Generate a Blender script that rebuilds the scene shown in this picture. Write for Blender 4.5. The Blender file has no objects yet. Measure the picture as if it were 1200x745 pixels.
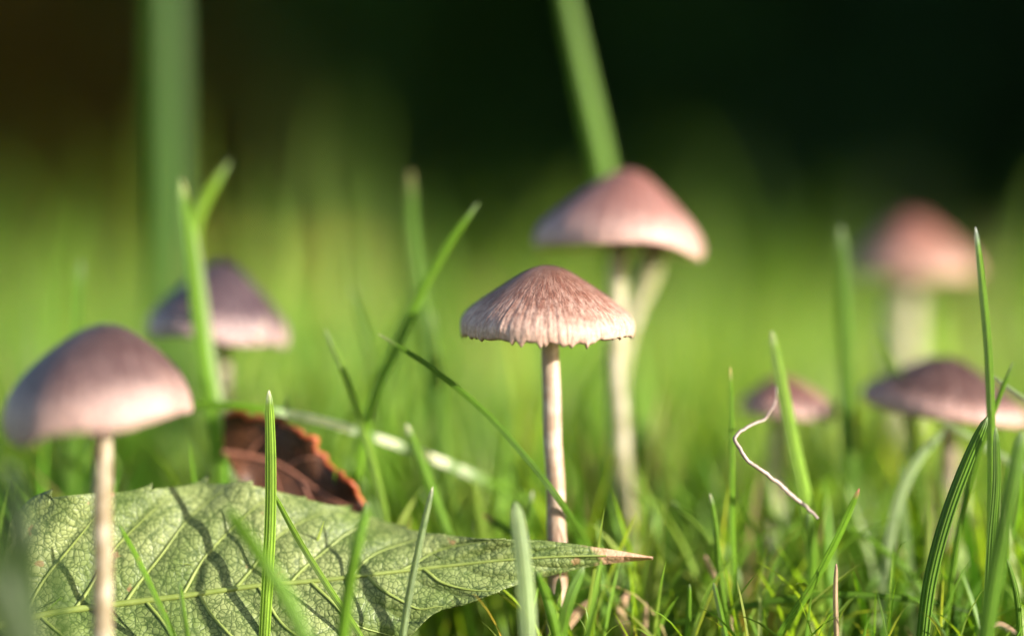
import bpy, math, random
import numpy as np
from mathutils import Vector, Matrix

random.seed(7)
rng = np.random.default_rng(11)
S = bpy.context.scene
COL = S.collection

# ------------------------------------------------------------------ camera
LENS, FPX = 85.0, 85.0 / 36.0 * 1200.0          # focal length, and in pixels of the 1200 px wide photograph
CAM_H, HORIZON, FOCUS = 0.055, 335.0, 0.323     # a macro view: metres
PITCH = math.atan((372.5 - HORIZON) / FPX)      # camera looks slightly down
cd = bpy.data.cameras.new('camera')
cam = bpy.data.objects.new('camera', cd)
COL.objects.link(cam)
cam.location = (0, 0, CAM_H)
cam.rotation_euler = (math.pi / 2 - PITCH, 0, 0)
cd.sensor_width = 36.0
cd.lens = LENS
cd.clip_start, cd.clip_end = 0.01, 400.0
cd.dof.use_dof = True
cd.dof.focus_distance = FOCUS
cd.dof.aperture_fstop = 3.0
S.camera = cam

# ------------------------------------------------------------------ light
SUN_EL, SUN_AZ = math.radians(18), math.radians(60)    # azimuth measured from behind the camera towards the right
to_sun = Vector((math.sin(SUN_AZ) * math.cos(SUN_EL), -math.cos(SUN_AZ) * math.cos(SUN_EL), math.sin(SUN_EL)))
w = bpy.data.worlds.new('World')
S.world = w
w.use_nodes = True
wn = w.node_tree
sky = wn.nodes.new('ShaderNodeTexSky')
sky.sky_type = 'NISHITA'
sky.sun_disc = False
sky.sun_elevation = SUN_EL
sky.sun_rotation = math.atan2(to_sun.x, to_sun.y)
bg = wn.nodes['Background']
bg.inputs['Strength'].default_value = 0.105
wn.links.new(sky.outputs[0], bg.inputs['Color'])
sl = bpy.data.lights.new('sun', 'SUN')
sl.energy = 5.0
sl.angle = math.radians(0.55)
sl.color = (1.0, 0.93, 0.80)
so = bpy.data.objects.new('sun', sl)
so.rotation_euler = to_sun.to_track_quat('Z', 'Y').to_euler()
so.location = (1, -1, 2)
COL.objects.link(so)
S.view_settings.view_transform = 'Standard'
S.view_settings.look = 'None'
S.view_settings.exposure = 1.68
S.view_settings.gamma = 1.0
S.view_settings.use_curve_mapping = False
S.render.engine = 'CYCLES'
S.cycles.use_denoising = True
S.cycles.max_bounces = 8
S.cycles.diffuse_bounces = 4
S.cycles.transmission_bounces = 6
S.cycles.transparent_max_bounces = 6
S.cycles.sample_clamp_indirect = 6.0
S.cycles.caustics_reflective = False
S.cycles.caustics_refractive = False

# ------------------------------------------------------------------ helpers
FWD = np.array([0, math.cos(PITCH), -math.sin(PITCH)])
UP = np.array([0, math.sin(PITCH), math.cos(PITCH)])
RIGHT = np.array([1.0, 0, 0])
CAM = np.array([0, 0, CAM_H])


def at(x, y, d):
    """point seen at photograph pixel (x, y) at depth d along the view axis"""
    return CAM + d * (FWD + (x - 600.0) / FPX * RIGHT - (y - 372.5) / FPX * UP)


def ground_z(x, y):
    x = np.asarray(x, float); y = np.asarray(y, float)
    far = np.clip(y - 0.45, 0, 3.0)
    z = 0.022 * far / (0.6 + far) * 1.6 + 0.0016 * np.sin(x * 31 + 1.0) * np.sin(y * 27) + 0.004 * np.sin(x * 4.1) * np.sin(y * 3.3 + .5)
    return z * np.clip((y + 0.5) / 0.6, 0, 1)


def tag(o, label=None, cat=None, group=None, kind=None):
    if label: o['label'] = label
    if cat: o['category'] = cat
    if group: o['group'] = group
    if kind: o['kind'] = kind
    return o


def empty(name, loc):
    o = bpy.data.objects.new(name, None)
    o.empty_display_size = 0.005
    o.location = tuple(loc)
    COL.objects.link(o)
    return o


def mesh_object(name, verts, faces, mat, parent=None, origin=None, uv=None, colour=None, vec=None, smooth=True):
    """one mesh object; verts in world space, stored relative to its origin; loops of faces quads/tris"""
    verts = np.asarray(verts, float)
    if parent is not None:
        origin = np.zeros(3)
        p = parent
        while p is not None:
            origin = origin + np.array(p.location); p = p.parent
        loc = (0, 0, 0)
    else:
        origin = np.asarray(origin if origin is not None else (0, 0, 0), float)
        loc = tuple(origin)
    v = verts - origin
    me = bpy.data.meshes.new(name)
    if isinstance(faces, np.ndarray):
        n, k = faces.shape
        me.vertices.add(len(v)); me.vertices.foreach_set('co', v.ravel().astype(np.float32))
        me.loops.add(n * k); me.loops.foreach_set('vertex_index', faces.ravel().astype(np.int32))
        me.polygons.add(n); me.polygons.foreach_set('loop_start', np.arange(0, n * k, k, dtype=np.int32))
        me.update(calc_edges=True)
    else:
        me.from_pydata([tuple(a) for a in v], [], faces)
        me.update()
    li = np.empty(len(me.loops), dtype=np.int32)
    me.loops.foreach_get('vertex_index', li)
    if uv is not None:
        l = me.uv_layers.new(name='UVMap')
        l.data.foreach_set('uv', np.asarray(uv, np.float32)[li].ravel())
    if colour is not None:
        a = me.attributes.new('tint', 'FLOAT_COLOR', 'POINT')
        c = np.asarray(colour, np.float32)
        if c.shape[1] == 3: c = np.hstack([c, np.ones((len(c), 1), np.float32)])
        a.data.foreach_set('color', c.ravel())
    if vec is not None:
        a = me.attributes.new('polar', 'FLOAT_VECTOR', 'POINT')
        a.data.foreach_set('vector', np.asarray(vec, np.float32).ravel())
    if smooth:
        me.polygons.foreach_set('use_smooth', np.ones(len(me.polygons), dtype=bool))
    me.materials.append(mat)
    o = bpy.data.objects.new(name, me)
    o.location = loc
    if parent is not None: o.parent = parent
    COL.objects.link(o)
    return o


def spline(pts, n):
    """Catmull-Rom through the rows of pts, n samples evenly in chord length"""
    P = np.asarray(pts, float)
    if len(P) == 2:
        t = np.linspace(0, 1, n)[:, None]
        return P[0] * (1 - t) + P[1] * t
    t = np.concatenate([[0], np.cumsum(np.linalg.norm(np.diff(P[:, :2], axis=0), axis=1) + 1e-9)])
    ext = np.vstack([2 * P[0] - P[1], P, 2 * P[-1] - P[-2]])
    te = np.concatenate([[2 * t[0] - t[1]], t, [2 * t[-1] - t[-2]]])
    out = []
    for s in np.linspace(0, t[-1], n):
        i = min(np.searchsorted(t, s, side='right') - 1, len(P) - 2)
        i = max(i, 0)
        p0, p1, p2, p3 = ext[i:i + 4]; t0, t1, t2, t3 = te[i:i + 4]
        u = (s - t1) / (t2 - t1)
        m1 = (t2 - t1) * ((p1 - p0) / (t1 - t0) - (p2 - p0) / (t2 - t0) + (p2 - p1) / (t2 - t1))
        m2 = (t2 - t1) * ((p2 - p1) / (t2 - t1) - (p3 - p1) / (t3 - t1) + (p3 - p2) / (t3 - t2))
        out.append((2 * u**3 - 3 * u**2 + 1) * p1 + (u**3 - 2 * u**2 + u) * m1 + (-2 * u**3 + 3 * u**2) * p2 + (u**3 - u**2) * m2)
    return np.array(out)


def grid_faces(nr, nc, wrap=False):
    r = np.arange(nr - 1)[:, None]; c = np.arange(nc if wrap else nc - 1)[None, :]
    a = r * nc + c; b = r * nc + (c + 1) % nc
    return np.stack([a, b, b + nc, a + nc], -1).reshape(-1, 4)


def tube(path, radii, nseg=14, wob=0.0, seed=0):
    """closed-end tube; returns verts, faces (quads), uv"""
    P = np.asarray(path, float); n = len(P)
    T = np.gradient(P, axis=0); T /= np.linalg.norm(T, axis=1)[:, None] + 1e-12
    ref = np.array([0.13, 1.0, 0.07])
    A = np.cross(T, ref); A /= np.linalg.norm(A, axis=1)[:, None]
    B = np.cross(T, A)
    th = np.linspace(0, 2 * math.pi, nseg, endpoint=False)
    rad = np.asarray(radii, float)[:, None] * np.ones((1, nseg))
    if wob:
        g = np.random.default_rng(seed)
        for k in range(1, 6):
            rad *= 1 + wob / k * np.sin(k * th[None, :] + g.uniform(0, 6.28) + g.uniform(-6, 6) * np.linspace(0, 1, n)[:, None])
    V = P[:, None, :] + rad[..., None] * (np.cos(th)[None, :, None] * A[:, None, :] + np.sin(th)[None, :, None] * B[:, None, :])
    V = V.reshape(-1, 3)
    F = grid_faces(n, nseg, True)
    uv = np.stack([np.tile(th / 6.2832, n), np.repeat(np.linspace(0, 1, n), nseg)], 1)
    return V, F, uv


def fourier(th, kmin, kmax, g, power=0.5):
    out = np.zeros_like(th)
    for k in range(kmin, kmax + 1):
        out += g.normal() * np.cos(k * th + g.uniform(0, 6.28)) / k**power
    return out / (np.abs(out).max() + 1e-9)


# ------------------------------------------------------------------ materials
def mat_base(name):
    m = bpy.data.materials.new(name); m.use_nodes = True
    nt = m.node_tree
    return m, nt, nt.nodes['Principled BSDF'], nt.nodes['Material Output']


def N(nt, kind, **kw):
    n = nt.nodes.new(kind)
    for k, v in kw.items():
        if k.startswith('i_'):
            n.inputs[k[2:].replace('_', ' ')].default_value = v
        else:
            setattr(n, k, v)
    return n


def ramp(nt, fac, stops):
    r = nt.nodes.new('ShaderNodeValToRGB')
    e = r.color_ramp.elements
    while len(e) < len(stops): e.new(0.5)
    for el, (p, c) in zip(e, stops):
        el.position = p; el.color = (*c, 1) if len(c) == 3 else c
    nt.links.new(fac, r.inputs[0])
    return r.outputs[0]


def mixc(nt, fac, a, b, mode='MIX'):
    m = nt.nodes.new('ShaderNodeMix'); m.data_type = 'RGBA'; m.blend_type = mode
    for s, v in ((m.inputs[0], fac), (m.inputs[6], a), (m.inputs[7], b)):
        if hasattr(v, 'is_linked'): nt.links.new(v, s)
        elif isinstance(v, (int, float)): s.default_value = v
        else: s.default_value = (*v, 1)
    return m.outputs[2]


def math_n(nt, op, a, b=None, c=None):
    m = nt.nodes.new('ShaderNodeMath'); m.operation = op
    for i, v in enumerate((a, b, c)):
        if v is None: continue
        if hasattr(v, 'is_linked'): nt.links.new(v, m.inputs[i])
        else: m.inputs[i].default_value = v
    return m.outputs[0]


def grass_material(name='grass_blade_green', trans=0.45, gloss=0.42, veins=True, spec=0.22):
    m, nt, b, out = mat_base(name)
    col = N(nt, 'ShaderNodeAttribute', attribute_name='tint').outputs['Color']
    if veins:
        uv = N(nt, 'ShaderNodeUVMap', uv_map='UVMap')
        sep = N(nt, 'ShaderNodeSeparateXYZ'); nt.links.new(uv.outputs[0], sep.inputs[0])
        wv = math_n(nt, 'SINE', math_n(nt, 'MULTIPLY', sep.outputs[0], 25.0))
        fac = math_n(nt, 'MULTIPLY_ADD', wv, 0.30, 0.30)
        col = mixc(nt, fac, col, mixc(nt, 1.0, col, (2.3, 2.0, 2.6), 'MULTIPLY'))
        tc = N(nt, 'ShaderNodeTexCoord')
        no = N(nt, 'ShaderNodeTexNoise', i_Scale=900.0, i_Detail=3.0); nt.links.new(tc.outputs['Object'], no.inputs['Vector'])
        col = mixc(nt, math_n(nt, 'MULTIPLY', no.outputs[0], 0.35), col, (0.03, 0.07, 0.012))
        nb = N(nt, 'ShaderNodeTexNoise', i_Scale=190.0, i_Detail=5.0, i_Roughness=0.7); nt.links.new(tc.outputs['Object'], nb.inputs['Vector'])
        col = mixc(nt, math_n(nt, 'MULTIPLY', ramp(nt, nb.outputs[0], [(0.63, (0, 0, 0)), (0.72, (1, 1, 1))]), 0.7), col, (0.24, 0.20, 0.07))
        col = mixc(nt, math_n(nt, 'MULTIPLY', ramp(nt, nb.outputs[0], [(0.28, (1, 1, 1)), (0.42, (0, 0, 0))]), 0.4), col, (0.05, 0.13, 0.02))
        bp = N(nt, 'ShaderNodeBump', i_Strength=0.8, i_Distance=0.00008)
        nt.links.new(wv, bp.inputs['Height']); nt.links.new(bp.outputs[0], b.inputs['Normal'])
    nt.links.new(col, b.inputs['Base Color'])
    b.inputs['Roughness'].default_value = gloss
    b.inputs['Specular IOR Level'].default_value = spec
    tr = N(nt, 'ShaderNodeBsdfTranslucent')
    tcol = mixc(nt, 1.0, col, (1.0, 1.0, 0.5), 'MULTIPLY')
    tcol = mixc(nt, 1.0, tcol, (2.3, 2.0, 1.0), 'MULTIPLY')
    nt.links.new(tcol, tr.inputs['Color'])
    mx = N(nt, 'ShaderNodeMixShader'); mx.inputs[0].default_value = trans
    nt.links.new(b.outputs[0], mx.inputs[1]); nt.links.new(tr.outputs[0], mx.inputs[2])
    nt.links.new(mx.outputs[0], out.inputs['Surface'])
    return m


def cap_material(name, apex, mid, rim, fibre=0.5, mid_at=0.6):
    """polar attribute: (cos, sin, t) with t = 0 at the apex and 1 at the rim"""
    m, nt, b, out = mat_base(name)
    at_ = N(nt, 'ShaderNodeAttribute', attribute_name='polar').outputs['Vector']
    sep = N(nt, 'ShaderNodeSeparateXYZ'); nt.links.new(at_, sep.inputs[0])
    t = sep.outputs[2]
    # fibres running from the apex to the rim
    mp = N(nt, 'ShaderNodeMapping'); mp.inputs['Scale'].default_value = (15, 15, 7.0); nt.links.new(at_, mp.inputs[0])
    n1 = N(nt, 'ShaderNodeTexNoise', i_Scale=1.0, i_Detail=5.0, i_Roughness=0.65); nt.links.new(mp.outputs[0], n1.inputs['Vector'])
    mp2 = N(nt, 'ShaderNodeMapping'); mp2.inputs['Scale'].default_value = (24, 24, 20.0); nt.links.new(at_, mp2.inputs[0])
    n2 = N(nt, 'ShaderNodeTexNoise', i_Scale=1.0, i_Detail=4.0, i_Roughness=0.7); nt.links.new(mp2.outputs[0], n2.inputs['Vector'])
    tc = N(nt, 'ShaderNodeTexCoord')
    n3 = N(nt, 'ShaderNodeTexNoise', i_Scale=1100.0, i_Detail=5.0, i_Roughness=0.7); nt.links.new(tc.outputs['Object'], n3.inputs['Vector'])
    tt = math_n(nt, 'ADD', t, math_n(nt, 'MULTIPLY', math_n(nt, 'SUBTRACT', n3.outputs[0], 0.5), 0.25 + 0.6 * fibre))
    base = ramp(nt, tt, [(0.06, apex), (mid_at, mid), (0.96, rim), (1.0, tuple(min(1, c * 1.3) for c in rim))])
    f1 = ramp(nt, n1.outputs[0], [(0.42, (0, 0, 0)), (0.62, (1, 1, 1))])
    f2 = ramp(nt, n2.outputs[0], [(0.47, (0, 0, 0)), (0.60, (1, 1, 1))])
    pale = tuple(min(1, c * 1.25 + 0.10) for c in rim)
    dark = tuple(c * 0.75 for c in apex)
    col = mixc(nt, math_n(nt, 'MULTIPLY', math_n(nt, 'MULTIPLY', f1, ramp(nt, t, [(0.1, (0.25, 0.25, 0.25)), (0.85, (1, 1, 1))])), 0.45 * fibre), base, pale)
    col = mixc(nt, math_n(nt, 'MULTIPLY', math_n(nt, 'MULTIPLY', f2, ramp(nt, t, [(0.55, (1, 1, 1)), (0.98, (0.35, 0.35, 0.35))])), 0.6 * fibre), col, dark)
    nt.links.new(col, b.inputs['Base Color'])
    b.inputs['Roughness'].default_value = 0.5
    b.inputs['Specular IOR Level'].default_value = 0.35
    b.inputs['Sheen Weight'].default_value = 0.04
    b.inputs['Sheen Roughness'].default_value = 0.4
    b.inputs['Subsurface Weight'].default_value = 0.12
    b.inputs['Subsurface Radius'].default_value = (1.0, 0.5, 0.35)
    b.inputs['Subsurface Scale'].default_value = 0.0012
    h = math_n(nt, 'ADD', math_n(nt, 'MULTIPLY', n2.outputs[0], 1.0), math_n(nt, 'MULTIPLY', n1.outputs[0], 0.8))
    bp = N(nt, 'ShaderNodeBump', i_Strength=0.7 * fibre + 0.1, i_Distance=0.00028)
    nt.links.new(h, bp.inputs['Height']); nt.links.new(bp.outputs[0], b.inputs['Normal'])
    return m


def stem_material(name, top, low):
    m, nt, b, out = mat_base(name)
    uv = N(nt, 'ShaderNodeUVMap', uv_map='UVMap')
    sep = N(nt, 'ShaderNodeSeparateXYZ'); nt.links.new(uv.outputs[0], sep.inputs[0])
    tc = N(nt, 'ShaderNodeTexCoord')
    mp = N(nt, 'ShaderNodeMapping'); mp.inputs['Scale'].default_value = (2600, 2600, 160); nt.links.new(tc.outputs['Object'], mp.inputs[0])
    n1 = N(nt, 'ShaderNodeTexNoise', i_Scale=1.0, i_Detail=4.0); nt.links.new(mp.outputs[0], n1.inputs['Vector'])
    mp2 = N(nt, 'ShaderNodeMapping'); mp2.inputs['Scale'].default_value = (420, 420, 480); nt.links.new(tc.outputs['Object'], mp2.inputs[0])
    n2 = N(nt, 'ShaderNodeTexNoise', i_Scale=1.0, i_Detail=3.0); nt.links.new(mp2.outputs[0], n2.inputs['Vector'])
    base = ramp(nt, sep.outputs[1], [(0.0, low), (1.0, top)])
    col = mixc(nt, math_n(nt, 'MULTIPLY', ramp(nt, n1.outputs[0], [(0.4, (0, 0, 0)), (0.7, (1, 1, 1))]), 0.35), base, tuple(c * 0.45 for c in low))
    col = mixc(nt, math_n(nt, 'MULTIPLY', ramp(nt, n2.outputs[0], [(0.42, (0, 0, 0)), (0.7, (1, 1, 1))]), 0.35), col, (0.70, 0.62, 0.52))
    nt.links.new(col, b.inputs['Base Color'])
    b.inputs['Roughness'].default_value = 0.42
    b.inputs['Subsurface Weight'].default_value = 0.25
    b.inputs['Subsurface Radius'].default_value = (1.0, 0.7, 0.4)
    b.inputs['Subsurface Scale'].default_value = 0.001
    bp = N(nt, 'ShaderNodeBump', i_Strength=0.6, i_Distance=0.0002)
    nt.links.new(n1.outputs[0], bp.inputs['Height']); nt.links.new(bp.outputs[0], b.inputs['Normal'])
    return m


def plain(name, col, rough=0.6, trans=0.0, noise=None):
    m, nt, b, out = mat_base(name)
    c = None
    if noise:
        tc = N(nt, 'ShaderNodeTexCoord')
        n = N(nt, 'ShaderNodeTexNoise', i_Scale=noise[0], i_Detail=5.0); nt.links.new(tc.outputs['Object'], n.inputs['Vector'])
        c = ramp(nt, n.outputs[0], [(0.35, col), (0.68, noise[1])])
        nt.links.new(c, b.inputs['Base Color'])
    else:
        b.inputs['Base Color'].default_value = (*col, 1)
    b.inputs['Roughness'].default_value = rough
    if trans:
        tr = N(nt, 'ShaderNodeBsdfTranslucent'); tr.inputs['Color'].default_value = (*[min(1, x * 1.6) for x in col], 1)
        mx = N(nt, 'ShaderNodeMixShader'); mx.inputs[0].default_value = trans
        nt.links.new(b.outputs[0], mx.inputs[1]); nt.links.new(tr.outputs[0], mx.inputs[2])
        nt.links.new(mx.outputs[0], out.inputs['Surface'])
    return m


def leaf_material(name, cell_a, cell_b, net, tip=None, spots=(0.22, 0.13, 0.06), trans=0.22, tip_at=0.90):
    """underside of a broad leaf: pale cells between a fine net of veinlets; UVMap = (along, across)"""
    m, nt, b, out = mat_base(name)
    tc = N(nt, 'ShaderNodeTexCoord')
    nz = N(nt, 'ShaderNodeTexNoise', i_Scale=700.0, i_Detail=2.0); nt.links.new(tc.outputs['Object'], nz.inputs['Vector'])
    va = N(nt, 'ShaderNodeVectorMath', operation='SCALE'); nt.links.new(nz.outputs['Color'], va.inputs[0]); va.inputs['Scale'].default_value = 0.0007
    vb = N(nt, 'ShaderNodeVectorMath', operation='ADD'); nt.links.new(tc.outputs['Object'], vb.inputs[0]); nt.links.new(va.outputs[0], vb.inputs[1])
    v1 = N(nt, 'ShaderNodeTexVoronoi', feature='DISTANCE_TO_EDGE', i_Scale=1350.0); nt.links.new(vb.outputs[0], v1.inputs['Vector'])
    v2 = N(nt, 'ShaderNodeTexVoronoi', feature='DISTANCE_TO_EDGE', i_Scale=420.0); nt.links.new(vb.outputs[0], v2.inputs['Vector'])
    big = N(nt, 'ShaderNodeTexNoise', i_Scale=110.0, i_Detail=4.0); nt.links.new(tc.outputs['Object'], big.inputs['Vector'])
    cell = ramp(nt, big.outputs[0], [(0.35, cell_a), (0.68, cell_b)])
    e1 = ramp(nt, v1.outputs['Distance'], [(0.01, (1, 1, 1)), (0.11, (0, 0, 0))])
    e2 = ramp(nt, v2.outputs['Distance'], [(0.015, (1, 1, 1)), (0.07, (0, 0, 0))])
    col = mixc(nt, math_n(nt, 'MULTIPLY', e1, 0.82), cell, net)
    col = mixc(nt, math_n(nt, 'MULTIPLY', e2, 0.55), col, net)
    sp = N(nt, 'ShaderNodeTexNoise', i_Scale=420.0, i_Detail=2.0); nt.links.new(tc.outputs['Object'], sp.inputs['Vector'])
    spm = ramp(nt, sp.outputs[0], [(0.70, (0, 0, 0)), (0.74, (1, 1, 1))])
    col = mixc(nt, math_n(nt, 'MULTIPLY', spm, 0.8), col, spots)
    if tip:
        uv = N(nt, 'ShaderNodeUVMap', uv_map='UVMap')
        sep = N(nt, 'ShaderNodeSeparateXYZ'); nt.links.new(uv.outputs[0], sep.inputs[0])
        f = math_n(nt, 'ADD', sep.outputs[0], math_n(nt, 'MULTIPLY', math_n(nt, 'SUBTRACT', nz.outputs[0], 0.5), 0.10))
        tm = ramp(nt, f, [(tip_at, (0, 0, 0)), (tip_at + 0.03, (1, 1, 1))])
        col = mixc(nt, tm, col, mixc(nt, big.outputs[0], tip, tuple(c * 0.6 for c in tip)))
    nt.links.new(col, b.inputs['Base Color'])
    b.inputs['Roughness'].default_value = 0.5
    b.inputs['Specular IOR Level'].default_value = 0.4
    h = math_n(nt, 'ADD', math_n(nt, 'MINIMUM', v1.outputs['Distance'], 0.22), math_n(nt, 'MULTIPLY', math_n(nt, 'MINIMUM', v2.outputs['Distance'], 0.2), 2.0))
    bp = N(nt, 'ShaderNodeBump', i_Strength=1.0, i_Distance=0.00016)
    nt.links.new(h, bp.inputs['Height']); nt.links.new(bp.outputs[0], b.inputs['Normal'])
    tr = N(nt, 'ShaderNodeBsdfTranslucent')
    nt.links.new(mixc(nt, 1.0, col, (1.4, 1.5, 0.7), 'MULTIPLY'), tr.inputs['Color'])
    mx = N(nt, 'ShaderNodeMixShader'); mx.inputs[0].default_value = trans
    nt.links.new(b.outputs[0], mx.inputs[1]); nt.links.new(tr.outputs[0], mx.inputs[2])
    nt.links.new(mx.outputs[0], out.inputs['Surface'])
    return m


M_BLADE = grass_material()
M_LAWN = grass_material('lawn_green', 0.45, 0.42, veins=False, spec=0.28)
M_SOIL = plain('soil', (0.018, 0.014, 0.008), 0.9, noise=(60.0, (0.05, 0.055, 0.018)))
M_GILL = plain('gill_brown', (0.20, 0.12, 0.10), 0.7, trans=0.3)

# ------------------------------------------------------------------ ground
def axis(lo, hi, near_lo, near_hi, fine, coarse):
    a = list(np.arange(near_lo, near_hi, fine))
    x, s = near_hi, fine
    while x < hi: a.append(x); s = min(s * 1.5, coarse); x += s
    a.append(hi); x, s = near_lo, fine
    pre = []
    while x > lo: x -= s * 1.5; s = min(s * 1.5, coarse); pre.append(max(x, lo))
    return np.array(sorted(set(pre + a)))
gx = axis(-60, 60, -0.5, 0.5, 0.012, 8.0)
gy = axis(-60, 120, -0.1, 1.5, 0.012, 8.0)
GX, GY = np.meshgrid(gx, gy)
GZ = ground_z(GX, GY) - 0.0005 + 0.0007 * rng.normal(size=GX.shape) * (np.abs(GX) < 0.5) * (GY < 1.5) * (GY > -0.1)
g = mesh_object('ground', np.stack([GX, GY, GZ], -1).reshape(-1, 3), grid_faces(len(gy), len(gx)), M_SOIL)
tag(g, 'dark soil under the lawn', kind='structure')

# ------------------------------------------------------------------ lawn
GREENS = np.array([[0.130, 0.270, 0.026], [0.095, 0.228, 0.020], [0.185, 0.305, 0.042], [0.060, 0.150, 0.014], [0.250, 0.320, 0.080]])


def blades(bx, by, h, wd, segs, across, lean=0.35, curl=0.8, seed=3, tint=None):
    """many blades as arrays -> verts, faces, uv, tint"""
    g = np.random.default_rng(seed)
    n = len(bx)
    phi = g.uniform(0, 2 * math.pi, n)
    th0 = np.abs(g.normal(0, lean, n)); kap = np.abs(g.normal(0, curl, n))
    s = np.linspace(0, 1, segs + 1)
    ang = th0[:, None] + kap[:, None] * s[None, :]**1.5
    ds = h[:, None] / segs
    hx = np.concatenate([np.zeros((n, 1)), np.cumsum(np.sin(ang[:, :-1]) * ds, 1)], 1)
    hz = np.concatenate([np.zeros((n, 1)), np.cumsum(np.cos(ang[:, :-1]) * ds, 1)], 1)
    P = np.stack([bx[:, None] + hx * np.cos(phi)[:, None], by[:, None] + hx * np.sin(phi)[:, None], ground_z(bx, by)[:, None] - 0.001 + hz], -1)
    tw = phi[:, None] + math.pi / 2 + g.normal(0, 0.5, n)[:, None] + g.normal(0, 0.7, n)[:, None] * s[None, :]
    W = np.stack([np.cos(tw), np.sin(tw), np.zeros_like(tw)], -1)
    prof = np.interp(s, [0, 0.12, 0.5, 0.85, 1.0], [0.7, 1.0, 0.95, 0.5, 0.04])
    half = 0.5 * wd[:, None] * prof[None, :]
    k = across
    offs = np.linspace(-1, 1, k)
    V = P[:, :, None, :] + half[..., None, None] * offs[None, None, :, None] * W[:, :, None, :]
    if k == 3:
        fold = np.stack([np.cos(ang) * np.cos(phi)[:, None], np.cos(ang) * np.sin(phi)[:, None], -np.sin(ang)], -1)
        V[:, :, 1, :] += 0.45 * half[..., None] * fold
    V = V.reshape(-1, 3)
    per = (segs + 1) * k
    F = (grid_faces(segs + 1, k)[None] + (np.arange(n) * per)[:, None, None]).reshape(-1, 4)
    uv = np.stack(np.broadcast_arrays(np.linspace(0, 1, k)[None, None, :], s[None, :, None], ), -1)
    uv = np.broadcast_to(uv, (n, segs + 1, k, 2)).reshape(-1, 2)
    if tint is None: tint = GREENS[g.integers(0, len(GREENS), n)]
    tint = tint * g.uniform(0.55, 1.4, (n, 1))
    patch = np.clip(0.5 + 0.5 * np.sin(bx * 17 + 2.6) * np.sin(by * 9 + 0.4) + 0.35 * np.sin(bx * 41 + by * 23), 0, 1)[:, None]
    tint = tint * (1 - 0.22 * patch) + np.array([0.27, 0.27, 0.06]) * 0.22 * patch        # yellower, drier patches of turf
    dry = g.random(n) < 0.045
    tint[dry] = np.array([0.30, 0.24, 0.11]) * g.uniform(0.7, 1.2, (dry.sum(), 1))
    T = np.repeat(tint, per, axis=0)
    return V, F, uv, T


def cap_height(x, y, h, g):
    """keep the lawn below the mushrooms and the fallen leaf, as mown and trodden grass is there"""
    px = 600 + x / y * FPX
    lim = np.interp(y, [0.0, 0.300, 0.318, 0.345, 0.352, 0.372, 0.43, 0.60, 0.85, 1.2], [800, 800, 755, 700, 520, 445, 395, 352, 336, 318])
    lim = np.where((px > 650) & (y > 0.322) & (y < 0.352), np.interp(y, [0.322, 0.334, 0.352], [680, 580, 505]), lim)
    lim = np.where((np.abs(px - 655) < 60) & (y > 0.314) & (y < 0.329), 655, lim)
    lim = np.where((px < 620) & (y > 0.338) & (y < 0.380), np.interp(y, [0.338, 0.35, 0.38], [560, 480, 420]), lim)
    left = (px < 560) & (y < 0.336)
    lim = np.where(left, 790, lim)
    tuft = np.clip(np.sin(x * 23 + 1.2 + 2 * np.sin(y * 5)) * np.sin(y * 13 + 0.7) + 0.5 * np.sin(x * 9.0 - 0.6), -1, 1.4)
    lim = lim - np.clip((y - 0.42) / 0.3, 0, 1) * np.where(tuft > 0, 70, 25) * tuft
    hmax = np.maximum(CAM_H - (lim - HORIZON) * y / FPX - ground_z(x, y), 0.004)
    return np.minimum(h, hmax * (0.35 + 0.8 * g.random(len(h))**0.8))


def sample(n, y0, y1, slope, pad, g, power=1.0):
    y = y0 + (y1 - y0) * g.random(n)**power
    x = (slope * y + pad) * g.uniform(-1, 1, n)
    return x, y

parts = []
for (n, y0, y1, pad, hm, hs, wm, segs, across, power, seed) in (
        (3200, 0.10, 0.30, 0.13, 0.018, 0.006, 0.0018, 5, 2, 0.8, 21),
        (7600, 0.30, 0.46, 0.13, 0.054, 0.013, 0.0016, 7, 3, 1.0, 22),
        (16000, 0.46, 1.10, 0.20, 0.056, 0.013, 0.0024, 6, 3, 1.0, 23),
        (1500, 0.319, 0.37, 0.10, 0.050, 0.012, 0.0010, 8, 3, 1.0, 27),
        (480, 0.362, 0.56, 0.08, 0.056, 0.012, 0.0021, 7, 3, 1.0, 26),
        (420, 0.50, 1.30, 0.10, 0.078, 0.020, 0.0026, 7, 3, 1.0, 25),
        (24000, 1.10, 4.30, 0.5, 0.036, 0.010, 0.0042, 4, 2, 1.0, 24)):
    gg = np.random.default_rng(seed)
    x, y = sample(n, y0, y1, 0.30, pad, gg, power)
    h = np.clip(gg.normal(hm, hs, n), 0.006, None)
    h = cap_height(x, y, h, gg) if n > 500 else h * np.where(x < 0, 1.0, 0.8)
    wd = wm * gg.uniform(0.45, 1.4, n) * np.clip(h / 0.03, 0.5, 1.0)
    parts.append(blades(x, y, h, wd, segs, across, seed=seed + 50, lean=0.36, curl=0.8))
gg = np.random.default_rng(77)
x, y = sample(2600, 0.29, 0.60, 0.30, 0.13, gg, 1.0)                      # dead thatch lying between the blades
parts.append(blades(x, y, np.minimum(gg.uniform(0.008, 0.03, 2600), cap_height(x, y, np.full(2600, 0.03), gg)), gg.uniform(0.0006, 0.0014, 2600), 4, 2, lean=0.9, curl=1.0, seed=78,
                    tint=np.array([[0.26, 0.20, 0.09]]) * gg.uniform(0.5, 1.2, (2600, 1))))
off = 0; VV, FF, UU, TT = [], [], [], []
for V, F, uv, T in parts:
    VV.append(V); FF.append(F + off); UU.append(uv); TT.append(T); off += len(V)
lawn = mesh_object('lawn_grass', np.vstack(VV), np.vstack(FF), M_LAWN, uv=np.vstack(UU), colour=np.vstack(TT))
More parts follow.
